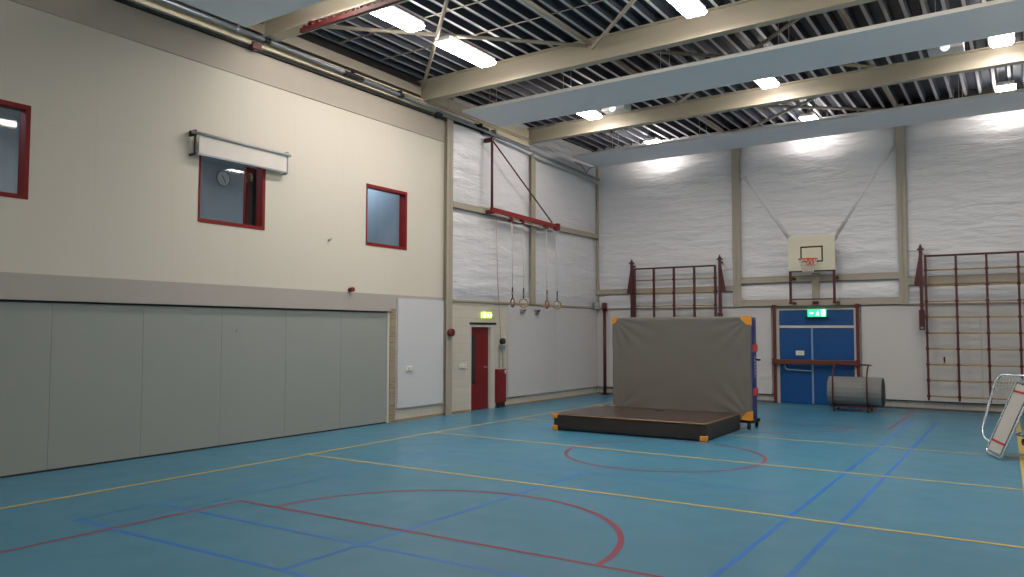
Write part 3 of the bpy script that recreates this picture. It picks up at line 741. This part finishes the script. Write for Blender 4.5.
obj('mat_body', cloth_box(3.42, 6.42, 13.22, 15.24, .004, .31, .035, .012, 2), M['matdark'], t)
# smooth brown top cover and its piping
obj('top_cover', cloth_box(3.425, 6.415, 13.225, 15.235, .29, .318, .012, .003, 5, 30, 20, 2), M['matbrown'], t)
for z, nm in ((.304, 'piping'),):
    obj(nm, tb([(3.43, 13.215, z), (6.41, 13.215, z), (6.425, 15.23, z), (3.42, 15.24, z)], .011, seg=6, closed=True), M['piping'], t)
def corner_cap(x, y, z, sx, sy, s=.13):
    bm = NB(); e = .006
    prism(bm, [(x+sx*e, y, z-.0), (x-sx*s, y, z), (x-sx*.06, y, z-.1), (x+sx*e, y, z-.14)], (0, 0, 0))
    return bm
for x, y, sx, sy in ((3.42, 13.22, -1, -1), (6.42, 13.22, 1, -1), (3.42, 15.24, -1, 1)):
    for z0, z1 in ((.23, .322), (-.0, .10)):
        if (sx, sy) == (-1, 1) and z0 < .1: continue
        if sx > 0 and z0 > .1: continue
        bm = NB(); xx0, xx1 = (x-.02, x+.10) if sx < 0 else (x-.10, x+.02); yy0, yy1 = (y-.018, y+.10) if sy < 0 else (y-.10, y+.018)
        box(bm, xx0, xx1, yy0, yy1, max(z0, .002), z1, bev=.016)
        obj('corner_patch', bm, M['corner'], t)

# upright mat on its trolley
def puck(co, h):
    cx, cz = abs(co.x)/h.x, co.z/h.z; d = 0
    for sx in (-1, 1):
        for sz in (-1, 1):
            u = (co.x-sx*h.x)*-sx; v = (co.z-sz*h.z)*-sz
            rr = math.hypot(u, v); 
            if rr < 1.1: d += .016*math.sin(math.atan2(v, u)*17)*(1-rr/1.1)*min(1, rr/.25)
    return d
t = thing('crash_mat', 'grey crash mat standing upright with blue sides and orange corners', 'mat', (5.1, 15.5, .2))
mx0, mx1, my0, my1, mz0, mz1 = 3.66, 6.63, 15.36, 15.66, .19, 2.18
obj('mat_body', cloth_box(mx0, mx1, my0+.02, my1, mz0, mz1, .03, .01, 9, 30, 6, 20), M['matblue'], t)
obj('grey_cover', cloth_box(mx0-.005, mx1-.03, my0-.02, my0+.045, mz0-.005, mz1+.005, .025, .008, 4, 72, 2, 54, puck), M['matgrey'], t)
for x in (mx0, mx1-.02):
    for z in (mz0, mz1):
        s = 1 if x == mx0 else -1; q = 1 if z == mz0 else -1
        bm = NB()
        e = -.03
        P0 = (x-s*.012, my0+e, z-q*.012)
        poly = [P0, (x+s*.22, my0+e, z-q*.012), (x+s*.18, my0+e, z+q*.06), (x+s*.09, my0+e, z+q*.15), (x-s*.012, my0+e, z+q*.17)] if s < 0 else \
               [P0, (x+s*.12, my0+e, z-q*.012), (x+s*.10, my0+e, z+q*.07), (x+s*.05, my0+e, z+q*.12), (x-s*.012, my0+e, z+q*.15)]
        prism(bm, poly, (0, .05, 0)); obj('corner_patch', bm, M['corner'], t)
for z in (.72, 1.57):
    obj('strap', bx(6.59, 6.655, my0+.03, my1-.03, z-.07, z+.07, bev=.006), mat('strap_red', (188,64,52), .6), t)
# lettering-like white mark on the blue side, too small to read
bm = NB(); random.seed(3)
zz = 1.0
while zz < 1.42:
    hgt = random.choice((.03, .045, .05)); box(bm, 6.634, 6.642, my0+.10, my0+.15, zz, zz+hgt); zz += hgt+.02
obj('side_print', bm, mat('side_print_white', (150,160,196), .6), t)
obj('carry_handle', tb([(6.60, my1-.1, 1.36), (6.68, my1-.1, 1.34), (6.70, my1-.06, 1.34), (6.62, my1-.03, 1.34)], .018, seg=8), M['rubber'], t)
t = thing('mat_trolley', 'low dark trolley with wheels under the upright grey mat', 'trolley', (5.1, 15.6, 0))
bm = NB(); box(bm, 3.8, 6.62, 15.42, 15.47, .12, .18); box(bm, 3.8, 6.62, 15.80, 15.85, .12, .18)
for x in (3.85, 5.2, 6.55): box(bm, x-.03, x+.03, 15.36, 15.9, .12, .17)
bar(bm, (6.4, 15.82, .18), (6.4, 15.70, 2.0), .04, .03); bar(bm, (3.82, 15.82, .18), (3.82, 15.70, 2.0), .04, .03)
obj('frame', bm, M['rubber'], t)
for x in (3.85, 6.53):
    for y in (15.40, 15.92):
        bm = NB(); disc(bm, (x-.02, y, .06), (1,0,0), .06, .04, 18); box(bm, x-.03, x+.03, y-.02, y+.02, .06, .13); obj('wheel', bm, M['rubber'], t)

# ---------------------------------------------------------------- rolled mat on a hooped trolley
yc, zc_, rr = 20.3, .47, .345
t = thing('rolled_mat', 'thick grey rolled gym mat lying on the hooped trolley', 'rolled mat', (7.6, yc, zc_-rr))
bm = NB(); seg = 20
prof = []
for k in range(seg):
    a = 2*math.pi*k/seg; prof.append((yc+rr*math.cos(a), zc_+rr*math.sin(a)))
prism(bm, [(7.06, a, b) for a, b in prof], (1.18, 0, 0))
obj('roll', bm, M['rollgrey'], t)
# spiral end
sp = []
for k in range(120):
    a = k*2*math.pi/24; q = .04+rr*.93*k/120; sp.append((8.243, yc+q*math.cos(a), zc_+q*math.sin(a)))
bm = NB(); disc(bm, (8.235, yc, zc_), (1,0,0), rr*.96, .006, 32); obj('roll_end', bm, M['rollend'], t)
obj('spiral_edge', tb(sp, .006, seg=5), mat('spiral_grey', (84,86,92), .8), t)
t = thing('roll_trolley', 'dark red hooped trolley carrying the rolled grey mat', 'trolley', (7.6, yc, 0))
bm = NB()
for y in (yc-.22, yc+.22): bar(bm, (7.12, y, .115), (8.12, y, .115), .04, .04)
for x in (7.2, 7.95): bar(bm, (x, yc-.24, .115), (x, yc+.24, .115), .04, .04)
obj('chassis', bm, M['maroon'], t)
for x in (7.2, 7.95):
    pts = [(x, yc-.24, .1)]+[(x, yc-.40+.0, .3), (x, yc-.40, .6)]+arc((x, yc-.02, .72), .38, 180, 90, 6, 'yz')[0:]+[(x, yc+.3, 1.08)]
    obj('hoop', tb(pts, .018, seg=8), M['maroon'], t)
obj('hoop_link', tb([(7.2, yc+.05, 1.10), (7.95, yc+.05, 1.10)], .016, seg=8), M['maroon'], t)
for x in (7.2, 7.95):
    for y in (yc-.3, yc+.27):
        bm = NB(); disc(bm, (x-.015, y, .05), (1,0,0), .05, .03, 16); box(bm, x-.025, x+.025, y-.02, y+.02, .05, .12); obj('wheel', bm, M['rubber'], t)

# ---------------------------------------------------------------- folded mini trampoline at the right
t = thing('mini_trampoline', 'silver mini trampoline stood on its end beside the yellow sideline', 'trampoline', (10.7, 14.2, 0))
A = Vector((10.50, 14.33, .05)); B = Vector((10.71, 13.72, .03)); U = Vector((.44, .14, 1.09))
C1, D1 = A+U, B+U
nn = (B-A).cross(U).normalized()
s_ = (B-A).normalized(); u_ = U.normalized()
bm = NB()
a, b, c, d = A+s_*.07+u_*.05, B-s_*.07+u_*.05, D1-s_*.07-u_*.05, C1+s_*.07-u_*.05
prism(bm, [a, b, c, d], nn*.012); obj('bed', bm, M['bed'], t)
for f in (.13, .88):
    p0, p1 = a.lerp(d, f)-nn*.004, b.lerp(c, f)-nn*.004
    bm = NB(); bar(bm, p0+nn*-.0, p1, .05, .012) if False else prism(bm, [p0, p1, p1+u_*.035, p0+u_*.035], nn*.02)
    obj('red_stripe', bm, mat('bed_red', (170,44,52), .7), t)
def rounded(pa, pb, pc, pd, r=.08):
    out = []; P4 = [pa, pb, pc, pd]
    for i in range(4):
        p, q, n_ = P4[i-1], P4[i], P4[(i+1) % 4]
        e0, e1 = (p-q).normalized(), (n_-q).normalized()
        for k in range(5):
            f = k/4; out.append((q+e0*r).lerp(q, f).lerp(q.lerp(q+e1*r, f), f))
    return out
obj('bed_frame', tb(rounded(A, B, D1, C1), .017, seg=10, closed=True), M['silver'], t)
bm = NB()
for k in range(2, 34):
    f = k/36
    for p, s in ((A, 1), (B, -1)):
        q = p+U*f; tube(bm, [q, q+s_*s*.07], .011, seg=5)
obj('springs', bm, M['rubber'], t)
# hinged second frame leaning behind
off = Vector((-.26, .45, .12))
A2, B2 = A+Vector((-.14, .55, .25)), B+Vector((.30, .8, .25))
C2, D2 = Vector((10.72, 14.78, 1.25)), Vector((11.5, 14.4, 1.22))
obj('leg_frame', tb([Vector((10.60, 14.28, .17)), Vector((10.47, 14.5, .24)), Vector((10.45, 14.6, .36)), Vector((10.60, 14.7, .95)), Vector((10.66, 14.72, 1.14)), Vector((10.74, 14.72, 1.22)), Vector((11.4, 14.5, 1.2))], .018, seg=10), M['silver'], t)
obj('foot_bar', tb([Vector((10.75, 13.98, .055)), Vector((11.6, 14.75, .05))], .018, seg=10), M['silver'], t)
obj('cross_tube', tb([Vector((10.98, 14.1, .40)), Vector((10.90, 14.35, .33)), Vector((11.1, 14.6, .28)), Vector((11.4, 14.7, .3))], .016, seg=8), M['silver'], t)
bm = NB(); disc(bm, (10.98, 14.55, .2), (1,.3,0), .05, .03, 16); obj('roller', bm, M['rubber'], t)
obj('link_strut', tb([Vector((11.0, 14.53, .2)), Vector((11.05, 14.2, .056))], .014, seg=8), M['silver'], t)
bm = NB(); m0 = Vector((10.62, 14.62, .98)); m1 = Vector((10.98, 14.5, 1.0)); m2 = Vector((11.0, 14.5, 1.17)); m3 = Vector((10.68, 14.65, 1.15))
for k in range(9):
    tube(bm, [m0.lerp(m1, k/8), m3.lerp(m2, k/8)], .005, seg=4); 
for k in range(5): tube(bm, [m0.lerp(m3, k/4), m1.lerp(m2, k/4)], .005, seg=4)
obj('mesh_bag', bm, M['bed'], t)

# ---------------------------------------------------------------- hanging acoustic panels
def baffle(label, y0, y1, x0, z, slx, wires):
    t = thing('acoustic_baffle', label, 'acoustic panel', (x0, y0, z), 'acoustic panels hung under the roof')
    x1 = W-.4; bm = NB(); th = .06
    def slab(ya, yb_, za, zb2, mi):
        vs = [bm.verts.new((xx, yy, z+slx*(xx-x0)+dz)) for xx in (x0, x1) for yy, dz in ((ya, za), (yb_, za), (yb_, zb2), (ya, zb2))]
        for f in ((3,2,1,0),(4,5,6,7),(0,1,5,4),(1,2,6,5),(2,3,7,6),(3,0,4,7)): bm.faces.new([vs[i] for i in f]).material_index = mi
    slab(y0+.012, y1-.012, 0, th, 0)
    obj('board', bm, M['baffle'], t)
    bm = NB(); slab(y0, y0+.012, -.004, th+.004, 0); slab(y1-.012, y1, -.004, th+.004, 0); obj('lit_edge', bm, M['baffle_lit_edge'], t)  # edge strips carry the painted lamp light
    for x in wires:
        for dx in (-.09, .09):
            for y in (y0+.05, y1-.2):
                obj('wire', tb([(x+dx, y, z+slx*(x-x0)+th), (x+dx, y, zt(x))], .006, seg=5), M['frame'], t)
    return t
baffle('grey hanging ceiling panel nearest the camera above the cream wall', 6.55, 8.15, .62, 6.80, .012, (2., 6., 10.))
baffle('grey hanging ceiling panel between the two long beams', 14.15, 15.72, .52, 6.84, .014, (1.33, 3.2, 5.36, 7.6, 9.9))
baffle('grey hanging ceiling panel closest to the back wall', 19.6, 21.2, .38, 6.84, .011, (1.7, 4.2, 6.9, 9.9))

# ---------------------------------------------------------------- luminaires
def luminaire(x, y0, y1, label, base=None):
    z = zt(x)-(.21 if y0 < 19 else .09)
    t = thing('fluorescent_light', label, 'light', (x, (y0+y1)/2, z), 'fluorescent lights under the roof')
    obj('housing', bx(x-.17, x+.17, y0, y1, z-.06, z+.03, bev=.01), M['housing'], t)
    bm = NB(); d = .05
    pts = [(x-.2, y0+.02, z-.06), (x-.15, y0+.02, z-.06-d), (x+.15, y0+.02, z-.06-d), (x+.2, y0+.02, z-.06)]
    prism(bm, pts, (0, y1-y0-.04, 0)); obj('diffuser', bm, M['tubelight'], t)
    for y in (y0+.25, y1-.25): obj('hanger', tb([(x, y, z+.03), (x, y, zt(x))], .008, seg=6), M['galv'], t)
rows = (2.28, 6.55, 10.85)
bays = ((-1.2, .0), (7.0, 8.4), (9.2, 10.45), (11.15, 12.65), (16.2, 17.3), (20.72, 21.2))
side = ('left row', 'middle row', 'right row')
where = ('behind the camera', 'above the nearest hanging panel', 'furthest from the first full beam', 'closest to the first full beam', 'just in front of the second beam', 'above the hanging panel closest to the back wall')
for i, x in enumerate(rows):
    for (y0, y1), wh in zip(bays, where):
        luminaire(x, y0, y1, 'fluorescent ceiling light of the %s, %s' % (side[i], wh))
# grey boxes beside two of the lights; a glowing disc stands in for each glint
for x, y, lb in ((2.9, 17.1, 'grey box with painted round glint near left light'), (9.95, 16.75, 'grey box with painted round glint near right light')):
    t = thing('glint_box', lb, 'fixture', (x, y, 7.2))
    obj('body', bx(x-.3, x+.3, y-.1, y+.3, 7.22, zt(x), bev=.01), M['housing'], t)
    bm = NB(); disc(bm, (x, y-.13, 7.24), (0,1,0), .08, .03, 18); obj('lens', bm, M['lens'], t)

# ---------------------------------------------------------------- red toothed rail under the nearest beam
t = thing('trolley_rail', 'dark red toothed rail hung below the nearest ceiling beam', 'rail', (1.25, 8.74, 6.8))
bm = NB(); bar(bm, (1.25, 8.74, 6.80), (4.6, 8.70, 6.85), .06, .07)
x = 1.32
while x < 4.5: box(bm, x, x+.07, 8.70, 8.76, 6.81+.015*x, 6.845+.015*x); x += .15
obj('rail_bar', bm, mat('rail_dark_red', (66,18,16), .6, spec=.3), t)
for x in (1.5, 2.55, 3.7):
    bm = NB()
    for dx in (-.11, .11): bar(bm, (x, 8.74, 6.84), (x+dx, 8.86, 6.95), .03, .03)
    box(bm, x-.15, x+.15, 8.82, 8.92, 6.935+.012*x-.015, 6.935+.012*x); box(bm, x-.05, x+.05, 8.70, 8.78, 6.82, 6.90); obj('hanger', bm, M['maroon'], t)

# the far bay of the left wall is not quite square to the near one
bpy.context.view_layer.update()
for o in bpy.data.objects:
    if o.type != 'MESH' or o.name in ('floor', 'ceiling', 'wall_back'): continue
    ob = Vector(o.get('_base', (0,0,0)))
    if max(v.co.x for v in o.data.vertices)+ob.x > 2.5: continue
    for v in o.data.vertices:
        p = v.co+ob
        if -.5 < p.x < .75 and 14.36 < p.y < 21.75: v.co.x += .017*(p.y-14.36)
# ---------------------------------------------------------------- camera
f_px = 788.1
yaw, pitch, roll = -0.57572333, 0.05367377, 0.00131237
fw = Vector((math.sin(yaw)*math.cos(pitch), math.cos(yaw)*math.cos(pitch), math.sin(pitch)))
rt = Vector((math.cos(yaw), -math.sin(yaw), 0)); up = rt.cross(fw)
cr, sr = math.cos(roll), math.sin(roll)
r2 = rt*cr+up*sr; u2 = -rt*sr+up*cr
cam = bpy.data.cameras.new('camera'); co = bpy.data.objects.new('camera', cam); COL.objects.link(co)
m4 = Matrix((r2, u2, -fw)).transposed().to_4x4(); m4.translation = Vector((11.05, 0, 1.9)); co.matrix_world = m4
cam.sensor_width = 36; cam.lens = f_px/1024*36; cam.clip_start = .05; cam.clip_end = 200
sc.camera = co

# ---------------------------------------------------------------- world and view
w = bpy.data.worlds.new('world'); sc.world = w; w.use_nodes = True
w.node_tree.nodes['Background'].inputs[0].default_value = (.5,.55,.6,1); w.node_tree.nodes['Background'].inputs[1].default_value = .02
vs = sc.view_settings; vs.view_transform = 'Standard'; vs.look = 'None'; vs.gamma = 1; vs.use_curve_mapping = False
vs.exposure = 0.25
sc.cycles.max_bounces = 8; sc.cycles.diffuse_bounces = 5; sc.cycles.use_denoising = True
sc.cycles.sample_clamp_indirect = 4
for o in list(bpy.data.objects):
    if '_base' in o: del o['_base']
